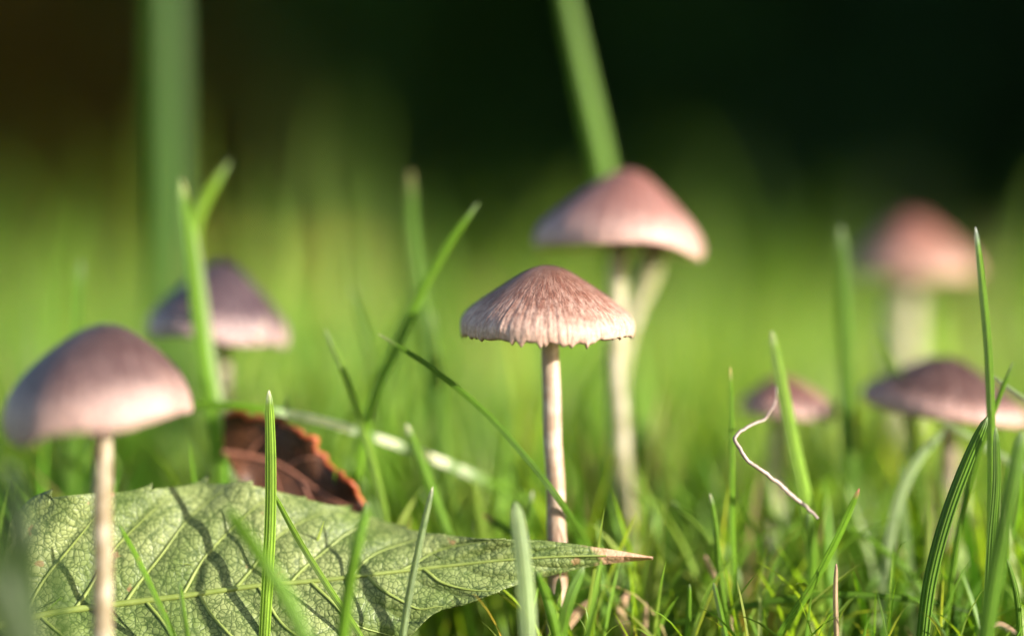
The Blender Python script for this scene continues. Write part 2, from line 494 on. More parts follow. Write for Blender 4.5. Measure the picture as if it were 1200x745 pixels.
tag(lawn, 'fine green lawn grass growing all round the mushrooms', 'grass', kind='stuff')

# ------------------------------------------------------------------ shaded trees and shrubs behind the lawn
LEAF_SHAPE = np.array([[0, 0, 0], [0.3, 0.35, 0.06], [0.34, 0.0, 0.0], [0.3, -0.35, 0.06], [1.0, 0, -0.08]])
LEAF_TRI = np.array([[0, 2, 1], [0, 3, 2], [1, 2, 4], [2, 3, 4]])


def foliage(centres, size, g, tint):
    n = len(centres)
    a, e, r = g.uniform(0, 6.283, n), g.normal(-0.2, 0.6, n), g.uniform(0, 6.283, n)
    X = np.stack([np.cos(a) * np.cos(e), np.sin(a) * np.cos(e), np.sin(e)], -1)
    Y0 = np.stack([-np.sin(a), np.cos(a), np.zeros(n)], -1); Z0 = np.cross(X, Y0)
    Y = np.cos(r)[:, None] * Y0 + np.sin(r)[:, None] * Z0; Z = np.cross(X, Y)
    sz = size * g.uniform(0.6, 1.3, n)
    V = centres[:, None, :] + sz[:, None, None] * (LEAF_SHAPE[None, :, 0:1] * X[:, None] + LEAF_SHAPE[None, :, 1:2] * Y[:, None] + LEAF_SHAPE[None, :, 2:3] * Z[:, None])
    F = (LEAF_TRI[None] + (np.arange(n) * 5)[:, None, None]).reshape(-1, 3)
    T = np.repeat(np.asarray(tint)[None, :] * g.uniform(0.6, 1.35, (n, 1)), 5, axis=0)
    return V.reshape(-1, 3), F, T


def clump_points(c, rad, nclump, per, g, zmin):
    u = g.normal(size=(nclump, 3)); u /= np.linalg.norm(u, axis=1)[:, None]
    cc = np.asarray(c) + u * np.asarray(rad) * (g.random((nclump, 1))**0.45)
    cr = 0.20 * min(rad)
    p = cc[:, None, :] + g.normal(0, 1, (nclump, per, 3)) * cr * 0.75
    p = p.reshape(-1, 3)
    return p[p[:, 2] > zmin], cc


M_FOL = grass_material('shrub_leaf', 0.25, 0.4, veins=False)
M_BARK = plain('bark', (0.045, 0.032, 0.022), 0.85, noise=(30.0, (0.09, 0.07, 0.05)))


def woody(name, label, cat, base, crown_c, rad, nclump, per, size, tint, seed, group, trunk_r, zmin):
    g = np.random.default_rng(seed)
    bz = float(ground_z(base[0], base[1]))
    root = empty(name, (base[0], base[1], bz))
    tag(root, label, cat, group)
    P, cc = clump_points(crown_c, rad, nclump, per, g, bz + zmin)
    V, F, T = foliage(P, size, g, tint)
    mesh_object('crown', V, F, M_FOL, parent=root, colour=T, smooth=False)
    B = np.array([base[0], base[1], bz - 0.05]); C = np.asarray(crown_c, float)
    path = spline([B, B + (C - B) * 0.35 + g.normal(0, 0.04, 3), B + (C - B) * 0.7 + g.normal(0, 0.05, 3), C + np.array([0, 0, rad[2] * 0.4])], 14)
    Vt, Ft, _ = tube(path, np.linspace(trunk_r, trunk_r * 0.25, 14), 10, 0.05, seed)
    vs, fs, o = [Vt], [Ft], len(Vt)
    for k in range(9):
        a = path[g.integers(4, 12)]; b_ = cc[g.integers(0, len(cc))]
        if b_[2] < a[2] - 0.5 * rad[2]: continue
        lp = spline([a, (a + b_) / 2 + g.normal(0, 0.04, 3), b_], 7)
        v, f, _ = tube(lp, np.linspace(trunk_r * 0.4, trunk_r * 0.1, 7), 6)
        vs.append(v); fs.append(f + o); o += len(v)
    mesh_object('trunk', np.vstack(vs), np.vstack(fs), M_BARK, parent=root)
    return root

GRP = 'dark shrubs at the edge of the lawn'
for i, x in enumerate((-2.6, -1.75, -0.95, -0.2, 0.6, 1.4, 2.2, 3.0)):
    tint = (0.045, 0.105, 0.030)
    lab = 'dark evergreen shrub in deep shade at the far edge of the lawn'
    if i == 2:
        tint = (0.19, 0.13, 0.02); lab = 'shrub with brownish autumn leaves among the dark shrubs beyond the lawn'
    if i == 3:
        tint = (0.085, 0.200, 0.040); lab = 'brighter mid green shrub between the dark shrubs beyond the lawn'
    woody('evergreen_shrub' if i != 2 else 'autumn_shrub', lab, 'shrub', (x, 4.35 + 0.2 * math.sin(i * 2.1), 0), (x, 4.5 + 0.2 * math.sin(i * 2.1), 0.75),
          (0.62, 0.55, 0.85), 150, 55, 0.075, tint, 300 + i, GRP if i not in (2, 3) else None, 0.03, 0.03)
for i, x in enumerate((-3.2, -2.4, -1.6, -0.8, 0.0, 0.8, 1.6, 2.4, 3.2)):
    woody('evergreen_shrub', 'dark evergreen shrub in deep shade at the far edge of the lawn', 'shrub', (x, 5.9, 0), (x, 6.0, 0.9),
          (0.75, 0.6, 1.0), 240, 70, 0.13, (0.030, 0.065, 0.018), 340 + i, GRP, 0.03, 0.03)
# unseen trees placed right of the lawn for their shade: the low sun behind the camera throws their shade over the far shrubs
for i, (x, y, z, rx) in enumerate(((1.75, 1.7, 1.55, 0.95), (3.0, 2.0, 1.5, 1.0), (0.6, 1.05, 1.35, 0.8), (4.3, 2.2, 1.5, 1.0))):
    woody('shade_tree', 'unseen broadleaf tree placed beside the lawn to shade the shrubs behind', 'tree', (x + 0.75, y - 0.1, 0), (x, y, z),
          (rx, 0.8, 0.95), 170, 50, 0.12, (0.03, 0.06, 0.015), 430 + i, 'unseen shade trees beside the lawn', 0.08, 0.38)

for i, (x, y) in enumerate(((0.82, 0.98), (1.05, 1.3), (1.6, 1.25), (2.3, 1.4), (1.35, 0.85))):  # unseen shrubs added right of the frame to shade the far grass
    woody('evergreen_shrub', 'unseen evergreen shrub placed beside the lawn to shade the far grass', 'shrub', (x, y, 0), (x, y, 0.42),
          (0.36, 0.3, 0.42), 130, 60, 0.05, (0.03, 0.06, 0.015), 460 + i, 'unseen shade shrubs beside the lawn', 0.02, 0.02)

# ------------------------------------------------------------------ mushrooms
def cap_profile(t, bell):
    """t 0..1 apex to rim: radius and height fractions; bell 0 = cone, 1 = dome"""
    T_ = [0, 0.09, 0.18, 0.28, 0.42, 0.57, 0.74, 0.85, 0.92, 0.965, 1.0]
    r = np.interp(t, T_, [0, 0.10, 0.20, 0.30, 0.45, 0.62, 0.81, 0.925, 0.985, 1.0, 0.985])
    zc = np.interp(t, T_, [1, 0.988, 0.945, 0.875, 0.745, 0.59, 0.41, 0.285, 0.175, 0.09, 0.0])
    zd = np.sqrt(np.clip(1 - np.clip(r, 0, 0.999)**2.1, 0, 1)) * np.interp(t, [0, 0.92, 1], [1, 1, 0])
    return r, zc * (1 - bell) + zd * bell


def mushroom(label, apex, rim_l, rim_r, d, stem_px, r_top, r_low, mats, bell=0.25, nth=160, nr=60, ridge=0.10, wave=0.02, teeth=0.25, seed=1, pitch=0.0, droop=(), group=None, stem_d=None):
    """apex / rim_l / rim_r: photograph pixels; d: depth; stem_px: [(x, y), ...] downwards from under the cap"""
    g = np.random.default_rng(seed)
    L, Rr, A = at(*rim_l, d), at(*rim_r, d), at(*apex, d)
    C = (L + Rr) / 2; R = np.linalg.norm(Rr - L) / 2
    ex = (Rr - L) / (2 * R)
    ez = np.cross(ex, [0, 1.0, 0]); ez /= np.linalg.norm(ez)
    if ez[2] < 0: ez = -ez
    H = float(np.dot(A - C, ez))
    ey = np.cross(ez, ex)
    cp, sp = math.cos(pitch), math.sin(pitch)     # nod towards (+) or away from the camera
    ey, ez = cp * ey + sp * ez, cp * ez - sp * ey
    skew = float(np.dot(A - C, ex)) / max(H, 1e-6)
    th = np.linspace(0, 2 * math.pi, nth, endpoint=False)
    t = np.linspace(0, 1, nr)**0.9
    r, z = cap_profile(t, bell)
    for _ in range(max(6, nr // 10)):
        r[1:-1] = (r[:-2] + 2 * r[1:-1] + r[2:]) / 4; z[1:-1] = (z[:-2] + 2 * z[1:-1] + z[2:]) / 4
    z[0] = z[1] + (1 - z[1]) * 0.3
    low = fourier(th, 2, 5, g, 0.8); mid = fourier(th, 6, 16, g, 0.4)
    hi = fourier(th, 50, max(60, min(nth // 3, 130)), g, 0.1); hi2 = fourier(th, 25, 60, g, 0.2)
    ramp_t = np.clip((t - 0.30) / 0.70, 0, 1)**1.6
    rad = R * r[:, None] * (1 + wave * low[None, :] * t[:, None]**2 + 0.25 * wave * mid[None, :] * t[:, None]**3)
    rad = rad + 0.001 * ridge * ramp_t[:, None] * (0.6 * hi + 0.6 * hi2)[None, :]
    hz = H * z[:, None] + 0.001 * ridge * (1.2 * ramp_t[:, None] * (0.5 * hi + 0.6 * hi2)[None, :]) + H * wave * 1.4 * low[None, :] * t[:, None]**3
    rimw = np.clip((t - 0.93) / 0.07, 0, 1)[:, None]
    tooth = np.zeros_like(th)
    for _ in range(75):
        dd = np.abs((th - g.uniform(0, 6.283) + math.pi) % (2 * math.pi) - math.pi)
        tooth = np.maximum(tooth, g.uniform(0.2, 1.0)**2 * np.clip(1 - dd / math.radians(g.uniform(1.4, 3.4)), 0, 1))
    tooth = tooth + 0.35 * np.abs(fourier(th, 5, 12, g))
    hz = hz - 0.001 * teeth * 1.6 * rimw * tooth[None, :]
    for (ang, wid, amt) in droop:
        dd = np.abs((th - math.radians(ang) + math.pi) % (2 * math.pi) - math.pi)
        hz = hz - 0.001 * amt * np.exp(-(dd / math.radians(wid))**2)[None, :] * (t[:, None]**4)
    hz = hz + 0.00012 * R / 0.012 * np.clip(1 - t, 0, 1)[:, None] * fourier(th, 2, 9, g)[None, :]
    xs = rad * np.cos(th)[None, :] + skew * hz * (1 - t[:, None]**2) * 0.9
    ys = rad * np.sin(th)[None, :]
    # inner skin of the cap
    ni = 12
    ti = np.linspace(1, 0.12, ni)
    scale = np.interp(ti, [0, 1], [0.90, 0.965])
    ri_, zi_ = cap_profile(ti, bell)
    thick = np.interp(ti, [0, 0.6, 1], [0.0016, 0.0009, 0.00025]) * R / 0.012
    xi = (rad[-1][None, :] * (ri_ / ri_[0])[:, None] * scale[:, None]) * np.cos(th)[None, :]
    yi = (rad[-1][None, :] * (ri_ / ri_[0])[:, None] * scale[:, None]) * np.sin(th)[None, :]
    zi = np.minimum((H * zi_)[:, None] - thick[:, None] + (hz[-1] - H * z[-1])[None, :] * (ti**6)[:, None], 1)
    allx = np.vstack([xs, xi]); ally = np.vstack([ys, yi]); allz = np.vstack([hz, zi])
    V = C + allx[..., None] * ex + ally[..., None] * ey + allz[..., None] * ez
    tt = np.concatenate([t, np.ones(ni)])
    pol = np.stack(np.broadcast_arrays(np.cos(th)[None, :], np.sin(th)[None, :], tt[:, None]), -1).reshape(-1, 3)
    pol = pol + np.array([seed * 3.7, seed * 1.9, 0])
    F = grid_faces(len(tt), nth, True)
    # stem
    ds = stem_d or d
    top = C + ez * H * 0.62 + ex * skew * H * 0.3
    pts = [top] + [at(px, py, ds + 0.0 * k) for k, (px, py) in enumerate(stem_px)]
    last, prev = pts[-1], pts[-2]
    dirn = (last - prev) / np.linalg.norm(last - prev); dirn = dirn * 0.5 + np.array([0, 0, -1.0]) * 0.5
    gz = float(ground_z(last[0], last[1])) - 0.003
    while pts[-1][2] > gz + 0.012: pts.append(pts[-1] + dirn / -dirn[2] * min(0.012, pts[-1][2] - gz))
    q = pts[-1] + dirn / -dirn[2] * max(pts[-1][2] - gz, 0.001); pts.append(q)
    pts = np.array(pts)[::-1]
    n = 46
    path = spline(pts[:, [0, 2, 1]], n)[:, [0, 2, 1]]
    q_ = np.linspace(0, 1, n)
    path[:, 0] += 0.00014 * np.sin(q_ * 9 + seed) + 0.00005 * np.sin(q_ * 31 + 2 * seed)
    base = np.array([path[0][0], path[0][1], gz + 0.003])
    root = empty('mushroom', base)
    tag(root, label, 'mushroom', group)
    cap = mesh_object('cap', V.reshape(-1, 3), F, mats[0], parent=root, vec=pol)
    # gills, thin plates under the cap
    ng = 46 if nth > 200 else 34
    gv, gf = [], []
    k8 = 8
    for i in range(ng):
        a = 2 * math.pi * i / ng
        full = i % 2 == 0
        tr = np.linspace(0.90, 0.16 if full else 0.5, k8)
        rr, zz = cap_profile(tr, bell)
        up = H * zz - np.interp(tr, [0, 1], [0.0011, 0.0002]) * R / 0.012
        rr = rr * R * 0.95
        dep = np.interp(tr, [0.1, 0.35, 0.7, 0.95], [0.5, 2.3, 1.8, 0.35]) * 0.001 * R / 0.012
        ea = math.cos(a) * ex + math.sin(a) * ey
        ta = -math.sin(a) * ex + math.cos(a) * ey
        o = len(gv)
        for j in range(k8):
            p = C + ea * rr[j]
            for s_ in (-1, 1):
                gv.append(p + ez * up[j] + ta * s_ * 0.00012); gv.append(p + ez * (up[j] - dep[j]) + ta * s_ * 0.00005)
        for j in range(k8 - 1):
            b0, b1 = o + 4 * j, o + 4 * j + 4
            gf += [[b0, b0 + 1, b1 + 1, b1], [b0 + 2, b1 + 2, b1 + 3, b0 + 3], [b0 + 1, b0 + 3, b1 + 3, b1 + 1]]
    mesh_object('gills', np.array(gv), np.array(gf), M_GILL, parent=cap)
    rad_s = np.interp(np.linspace(0, 1, n), [0, 0.08, 0.3, 1.0], [r_low * 1.5, r_low * 1.1, r_low, r_top])
    Vs, Fs, uvs = tube(path, rad_s, 26 if nth > 200 else 18, 0.025, seed)
    mesh_object('stem', Vs, Fs, mats[1], parent=root, uv=uvs)
    return root

CAP_MAIN = cap_material('cap_rosy_brown', (0.080, 0.027, 0.016), (0.155, 0.064, 0.046), (0.33, 0.21, 0.165), 1.0)
CAP_PINK = cap_material('cap_pink', (0.105, 0.034, 0.029), (0.165, 0.072, 0.063), (0.30, 0.185, 0.16), 0.45, 0.68)
CAP_MAUVE = cap_material('cap_mauve_brown', (0.014, 0.006, 0.009), (0.050, 0.021, 0.022), (0.27, 0.17, 0.15), 0.5, 0.76)
CAP_DARK = cap_material('cap_dark_purple', (0.012, 0.006, 0.013), (0.036, 0.017, 0.025), (0.25, 0.165, 0.16), 0.5, 0.78)
CAP_MAROON = cap_material('cap_maroon', (0.020, 0.006, 0.008), (0.042, 0.014, 0.013), (0.32, 0.19, 0.165), 0.5, 0.74)
CAP_RED = cap_material('cap_salmon', (0.125, 0.044, 0.032), (0.19, 0.082, 0.062), (0.26, 0.145, 0.11), 0.3)
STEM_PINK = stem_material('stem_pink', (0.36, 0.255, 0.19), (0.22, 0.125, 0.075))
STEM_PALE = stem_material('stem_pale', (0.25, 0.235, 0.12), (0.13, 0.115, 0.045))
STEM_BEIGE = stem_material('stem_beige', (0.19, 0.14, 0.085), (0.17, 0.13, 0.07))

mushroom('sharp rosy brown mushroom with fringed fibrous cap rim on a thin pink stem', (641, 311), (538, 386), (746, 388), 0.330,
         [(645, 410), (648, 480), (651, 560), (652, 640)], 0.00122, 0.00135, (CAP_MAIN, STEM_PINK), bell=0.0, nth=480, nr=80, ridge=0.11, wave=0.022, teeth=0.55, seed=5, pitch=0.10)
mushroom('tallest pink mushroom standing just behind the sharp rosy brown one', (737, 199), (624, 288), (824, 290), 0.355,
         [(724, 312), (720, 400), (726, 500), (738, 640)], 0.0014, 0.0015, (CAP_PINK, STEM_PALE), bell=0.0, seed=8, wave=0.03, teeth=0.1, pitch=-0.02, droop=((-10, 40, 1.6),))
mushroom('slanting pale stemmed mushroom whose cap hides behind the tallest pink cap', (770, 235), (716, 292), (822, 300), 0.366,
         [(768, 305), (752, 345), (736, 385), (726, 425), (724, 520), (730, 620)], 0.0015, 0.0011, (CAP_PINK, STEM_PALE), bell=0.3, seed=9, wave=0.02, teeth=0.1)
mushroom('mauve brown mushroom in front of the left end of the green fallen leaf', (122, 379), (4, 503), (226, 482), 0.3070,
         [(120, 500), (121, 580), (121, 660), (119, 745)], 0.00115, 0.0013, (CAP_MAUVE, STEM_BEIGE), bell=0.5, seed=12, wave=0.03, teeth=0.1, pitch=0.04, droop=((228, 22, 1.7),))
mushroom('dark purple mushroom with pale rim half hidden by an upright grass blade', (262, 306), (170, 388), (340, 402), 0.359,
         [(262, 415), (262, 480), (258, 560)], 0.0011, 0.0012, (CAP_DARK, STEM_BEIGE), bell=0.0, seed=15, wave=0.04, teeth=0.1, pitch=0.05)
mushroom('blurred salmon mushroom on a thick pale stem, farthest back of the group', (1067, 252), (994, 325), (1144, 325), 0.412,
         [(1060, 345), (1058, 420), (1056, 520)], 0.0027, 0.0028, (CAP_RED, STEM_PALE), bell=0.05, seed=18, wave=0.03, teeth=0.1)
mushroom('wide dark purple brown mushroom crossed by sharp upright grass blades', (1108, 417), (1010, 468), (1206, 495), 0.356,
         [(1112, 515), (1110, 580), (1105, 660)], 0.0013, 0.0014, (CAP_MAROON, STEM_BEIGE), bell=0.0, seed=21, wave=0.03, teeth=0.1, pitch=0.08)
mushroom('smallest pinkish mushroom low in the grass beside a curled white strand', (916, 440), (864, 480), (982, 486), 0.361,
         [(912, 505), (908, 560), (906, 640)], 0.0011, 0.0012, (CAP_PINK, STEM_PALE), bell=0.1, seed=24, wave=0.03, teeth=0.1, pitch=0.08)

# ------------------------------------------------------------------ fallen leaves
def surf(up, mid, lo, nfun):
    """u along the midrib, v -1 (lower edge) .. 1 (upper edge) -> point"""
    k = 240
    U, Md, Lo = spline(up, k), spline(mid, k), spline(lo, k)
    tab = np.linspace(0, 1, k)
    def P(u, v):
        u = np.clip(np.asarray(u, float), 0, 1); v = np.asarray(v, float)
        e = [np.stack([np.interp(u, tab, Q[:, c]) for c in range(3)], -1) for Q in (U, Md, Lo)]
        edge = np.where((v >= 0)[..., None], e[0], e[2])
        q = e[1] + (edge - e[1]) * np.abs(v)[..., None]
        dd = q[..., 2] + nfun(u, v)
        x, y = q[..., 0], q[..., 1]
        return CAM + dd[..., None] * (FWD + ((x - 600) / FPX)[..., None] * RIGHT - ((y - 372.5) / FPX)[..., None] * UP)
    return P


def leaf(name, label, up, mid, lo, mat, vein_mat, nfun, veins, mid_r, tooth=(26, 0.05), nu=260, nv=61, seed=2, group=None, vein_r=0.5, sharp=1.6, tip_teeth=0.0):
    P = surf(up, mid, lo, nfun)
    g = np.random.default_rng(seed)
    u = np.linspace(0, 1, nu)[:, None]; v = np.linspace(-1, 1, nv)[None, :]
    saw = (u * tooth[0] + 0.13 * np.sin(u * 40)) % 1.0
    jag = tooth[1] * (saw**sharp) * np.interp(u, [0, 0.03, 0.72, 0.86], [0, 1, 1, tip_teeth]) * (0.6 + 0.4 * np.sin(u * 23 + 1))
    vv = v * (1 + jag * np.abs(v)**6)
    uu = u + 0 * v + 0.006 * jag / max(tooth[1], 1e-6) * np.abs(v)**10
    V = P(uu, vv)
    base = P(np.array(0.0), np.array(0.0))
    gz = float(ground_z(base[0], base[1]))
    root = empty(name, (base[0], base[1], min(gz, base[2])))
    tag(root, label, 'leaf', group)
    uv = np.stack(np.broadcast_arrays(u, (v + 1) / 2), -1).reshape(-1, 2)
    bl = mesh_object('leaf_blade', V.reshape(-1, 3), grid_faces(nu, nv), mat, parent=root, uv=uv)
    sm = bl.modifiers.new('thickness', 'SOLIDIFY'); sm.thickness = 0.00022; sm.offset = 0.0
    su = np.linspace(0.0, 0.93, 70)
    path = P(su, np.zeros(70)) - FWD * mid_r * 0.35
    Vt, Ft, uvt = tube(path, np.linspace(mid_r, mid_r * 0.22, 70), 10)
    mesh_object('midrib', Vt, Ft, vein_mat, parent=root, uv=uvt)
    for (u0, sgn, reach) in veins:
        s = np.linspace(0, 1, 26)
        ve = sgn * 0.93 * s
        ue = u0 + reach * (0.75 * s + 0.25 * s**3) + 0.003 * np.sin(s * 9 + u0 * 50)
        pv = P(ue, ve) - FWD * 0.00012
        r = mid_r * vein_r * np.interp(s, [0, 0.7, 1], [1, 0.55, 0.2])
        Vt, Ft, uvt = tube(pv, r, 7)
        mesh_object('vein', Vt, Ft, vein_mat, parent=root, uv=uvt)
    return root

M_LEAF = leaf_material('leaf_underside', (0.105, 0.152, 0.036), (0.240, 0.275, 0.105), (0.032, 0.060, 0.009), tip=(0.55, 0.33, 0.22), tip_at=0.905)
M_RIB = plain('leaf_rib', (0.125, 0.165, 0.030), 0.5, noise=(500.0, (0.18, 0.22, 0.055)))
upper = [(12, 612, 0.3247), (30, 590, 0.3263), (75, 581, 0.3278), (145, 576, 0.3294), (220, 569, 0.3300), (290, 568, 0.3300), (352, 583, 0.3300), (420, 601, 0.3297), (478, 620, 0.3294), (540, 629, 0.3278), (640, 634, 0.3257), (705, 642, 0.3254), (765, 653, 0.3254)]
middle = [(-8, 734, 0.3220), (60, 718, 0.3235), (140, 707, 0.3244), (220, 697, 0.3247), (300, 686, 0.3251), (370, 680, 0.3254), (440, 672, 0.3257), (520, 663, 0.3260), (600, 655, 0.3252), (680, 651, 0.3249), (725, 651, 0.3251), (750, 652, 0.3252), (765, 653, 0.3254)]
lower = [(-8, 770, .320), (50, 800, .319), (140, 825, .318), (230, 830, .318), (320, 810, .319), (390, 785, .3205), (440, 760, .322), (478, 746, .323), (512, 716, .3240), (545, 708, .3248), (585, 692, .3252), (640, 675, .3255), (710, 660, .326), (765, 654, .3265)]
VU = [0.045, 0.125, 0.205, 0.285, 0.37, 0.455, 0.54, 0.62]


def quilt(u, v):
    a = np.abs(v)
    ph = (u - 0.13 * (0.75 * a + 0.25 * a**3)) / 0.083
    k = np.interp(u, [0.72, 0.93], [1.0, 0.06])
    return k * (-0.0007 * np.abs(np.sin(np.pi * (ph - 0.5))) * np.sin(np.pi * np.clip(a, 0, 1))**0.7 - 0.0012 * np.sin(u * 9) * a**2 + 0.0013 * np.sin(u * 21 + 2) * a**3 + 0.0007 * np.sin(u * 47) * a**5)

leaf('fallen_leaf', 'large pale green serrated leaf lying underside out with pinkish dry tip', upper, middle, lower, M_LEAF, M_RIB, quilt,
     [(x, 1, 0.13) for x in VU] + [(x + 0.03, -1, 0.12) for x in VU], 0.00055, tooth=(13, 0.10), nu=460, nv=91, seed=3, sharp=5.0, vein_r=0.5)

M_DEAD = leaf_material('dead_leaf_brown', (0.050, 0.017, 0.008), (0.135, 0.050, 0.020), (0.018, 0.007, 0.003), spots=(0.3, 0.05, 0.02), trans=0.15)
M_DRIB = plain('dead_leaf_rib', (0.20, 0.075, 0.045), 0.5, noise=(500.0, (0.28, 0.12, 0.075)))
M_DEDGE = plain('dead_leaf_edge', (0.45, 0.13, 0.045), 0.5, noise=(600.0, (0.30, 0.055, 0.02)), trans=0.3)
up2 = [(262, 488, 0.3405), (290, 490, 0.3399), (330, 497, 0.3387), (352, 508, 0.3375), (374, 533, 0.3363), (396, 555, 0.3357), (412, 570, 0.3351), (428, 594, 0.3345)]
mi2 = [(262, 530, 0.3417), (295, 535, 0.3405), (330, 545, 0.3393), (350, 558, 0.3381), (370, 572, 0.3369), (390, 584, 0.3363), (408, 592, 0.3357), (428, 598, 0.3345)]
lo2 = [(270, 540, 0.3393), (285, 565, 0.3387), (300, 580, 0.3381), (320, 590, 0.3375), (345, 600, 0.3369), (370, 603, 0.3363), (395, 605, 0.3357), (428, 602, 0.3345)]
dead = leaf('dead_leaf', 'dark brown dead leaf with orange serrated edge behind the green leaf', up2, mi2, lo2, M_DEAD, M_DRIB,
            lambda u, v: -0.0008 * np.sin(u * 17) * np.abs(v)**2, [(0.15, 1, 0.2), (0.42, 1, 0.2), (0.3, -1, 0.2), (0.55, -1, 0.2)], 0.00042, tip_teeth=0.7, tooth=(9, 0.34), nu=260, nv=41, seed=4)
P2 = surf(up2, mi2, lo2, lambda u, v: -0.0008 * np.sin(u * 17) * np.abs(v)**2)
ue = np.linspace(0.02, 0.985, 160)
saw = (ue * 9 + 0.13 * np.sin(ue * 40)) % 1.0
jag = 0.34 * saw**1.6 * np.interp(ue, [0, 0.03, 0.72, 0.86], [0, 1, 1, 0.7]) * (0.6 + 0.4 * np.sin(ue * 23 + 1))
Ve, Fe, ue_ = tube(P2(ue + 0.006 * jag / .34, 1 + jag), np.full(160, 0.00036), 7, 0.1, 3)
tag(mesh_object('leaf_edge', Ve, Fe, M_DEDGE, parent=dead, uv=ue_), 'bright orange red serrated edge')

M_YEL = leaf_material('yellow_leaf', (0.36, 0.32, 0.03), (0.42, 0.38, 0.06), (0.24, 0.20, 0.02), trans=0.3)
M_YRIB = plain('yellow_rib', (0.45, 0.33, 0.08), 0.5)
for (lab, cx, cy, d, sz) in (('yellow autumn leaf caught on the lawn beyond the slanting grass blades', 392, 318, 0.74, 46), ('ochre autumn leaf on the lawn far behind the purple mushroom', 290, 330, 1.0, 40)):
    u_ = [(cx - sz, cy, d), (cx - sz * .4, cy - sz * .42, d + .012), (cx + sz * .3, cy - sz * .36, d + .012), (cx + sz, cy - 6, d)]
    m_ = [(cx - sz, cy, d), (cx - sz * .3, cy + 2, d - .004), (cx + sz * .3, cy + 1, d - .004), (cx + sz, cy - 6, d)]
    l_ = [(cx - sz, cy, d), (cx - sz * .4, cy + sz * .42, d - .008), (cx + sz * .3, cy + sz * .36, d - .008), (cx + sz, cy - 6, d)]
    leaf('autumn_leaf', lab, u_, m_, l_, M_YEL, M_YRIB, lambda u, v: 0.0 * u * v, [(0.2, 1, 0.15), (0.45, 1, 0.15), (0.2, -1, 0.15), (0.45, -1, 0.15)], 0.0006, tooth=(14, 0.08), nu=60, nv=17)

# ------------------------------------------------------------------ single grass blades that stand out
G1, G2, G3 = (0.110, 0.225, 0.013), (0.070, 0.150, 0.011), (0.150, 0.260, 0.024)
GPALE, GWHITE, GTAN = (0.22, 0.30, 0.14), (0.46, 0.52, 0.42), (0.38, 0.29, 0.17)


def blade(label, pts, wpx, d, col=G1, tip_col=None, root_down=True, twist=0.0, seed=0, n=34, group=None, frost=None, mat=None, name='grass_blade'):
    """pts: photograph pixels from tip to root, optional third value = depth; wpx: width in pixels"""
    g = np.random.default_rng(seed + int(pts[0][0] * 7 + pts[0][1]))
    Q = [at(p[0], p[1], p[2] if len(p) > 2 else d) for p in pts]
    if root_down:
        last, prev = Q[-1], Q[-2]
        dirn = (last - prev) / np.linalg.norm(last - prev)
        gz = float(ground_z(last[0], last[1])) - 0.0015
        for _ in range(30):
            dirn = dirn * 0.7 + np.array([0, 0, -1.0]) * 0.3; dirn /= np.linalg.norm(dirn)
            step = 0.007
            nxt = Q[-1] + dirn * step
            if nxt[2] <= gz:
                Q.append(Q[-1] + dirn * max((Q[-1][2] - gz) / max(-dirn[2], 0.2), 0.0005)); break
            Q.append(nxt)
    Q = np.array(Q)[::-1]                                    # root to tip
    path = spline(Q[:, [0, 2, 1]], n)[:, [0, 2, 1]]
    T = np.gradient(path, axis=0); T /= np.linalg.norm(T, axis=1)[:, None]
    view = path - CAM; view /= np.linalg.norm(view, axis=1)[:, None]
    W = np.cross(T, view); W /= np.linalg.norm(W, axis=1)[:, None]
    Nn = np.cross(W, T)
    s = np.linspace(0, 1, n)
    a = g.uniform(-0.35, 0.35) + twist * (s - 0.5)
    W2 = np.cos(a)[:, None] * W + np.sin(a)[:, None] * Nn
    N2 = np.cross(W2, T)
    prof = np.interp(s, [0, 0.1, 0.45, 0.8, 0.93, 0.985, 1.0], [0.75, 0.9, 1.0, 0.92, 0.76, 0.46, 0.12])
    wpx = wpx * 0.85
    half = 0.5 * wpx * d / FPX * prof / max(0.85, math.cos(0.25))
    # cross-section: shallow keel, top face then bottom face, a closed ring
    strips = [[(-1, 0.0), (-0.55, -0.13), (-0.02, -0.30)], [(0.02, -0.30), (0.55, -0.13), (1, 0.0)],
              [(1, -0.03), (0.55, -0.19), (0.02, -0.40)], [(-0.02, -0.40), (-0.55, -0.19), (-1, -0.03)]]
    ring = [q for st in strips for q in st]
    V = np.stack([path + half[:, None] * (cx * W2 + cz * N2) for cx, cz in ring], 1)
    k = len(ring)
    V = V.reshape(-1, 3)
    rr_ = np.arange(n - 1)[:, None]
    F = np.concatenate([np.stack([rr_ * k + c, rr_ * k + (c + 1) % k, (rr_ + 1) * k + (c + 1) % k, (rr_ + 1) * k + c], -1).reshape(-1, 4) for c in range(k) if c % 3 != 2])
    uvx = np.array([(c[0] + 1) / 2 for c in ring])
    uv = np.stack([np.tile(uvx, n), np.repeat(s, k)], 1)
    C = np.tile(np.asarray(col, float), (n, 1)) * (1 + 0.12 * np.sin(s * 11 + g.uniform(0, 6)))[:, None]
    tc = np.asarray(tip_col if tip_col is not None else GPALE, float)
    f = np.clip((s - 0.955) / 0.045, 0, 1)[:, None]
    C = C * (1 - f) + tc * f
    if frost:
        C = C * 1.0
        fr = np.clip(0.8 + np.convolve(g.normal(0, 1.0, n), np.ones(4) / 4, 'same'), 0.15, 1)[:, None] * (np.clip((s - frost[0]) / 0.06, 0, 1) * np.clip((frost[1] - s) / 0.06, 0, 1))[:, None] * frost[2]
        C = C * (1 - fr) + np.array([0.72, 0.76, 0.72]) * fr
    b0 = path[0].copy()
    o = mesh_object(name, V, F, mat or M_BLADE, origin=b0, uv=uv, colour=np.repeat(C, k, axis=0))
    tag(o, label, 'grass', group)
    return o

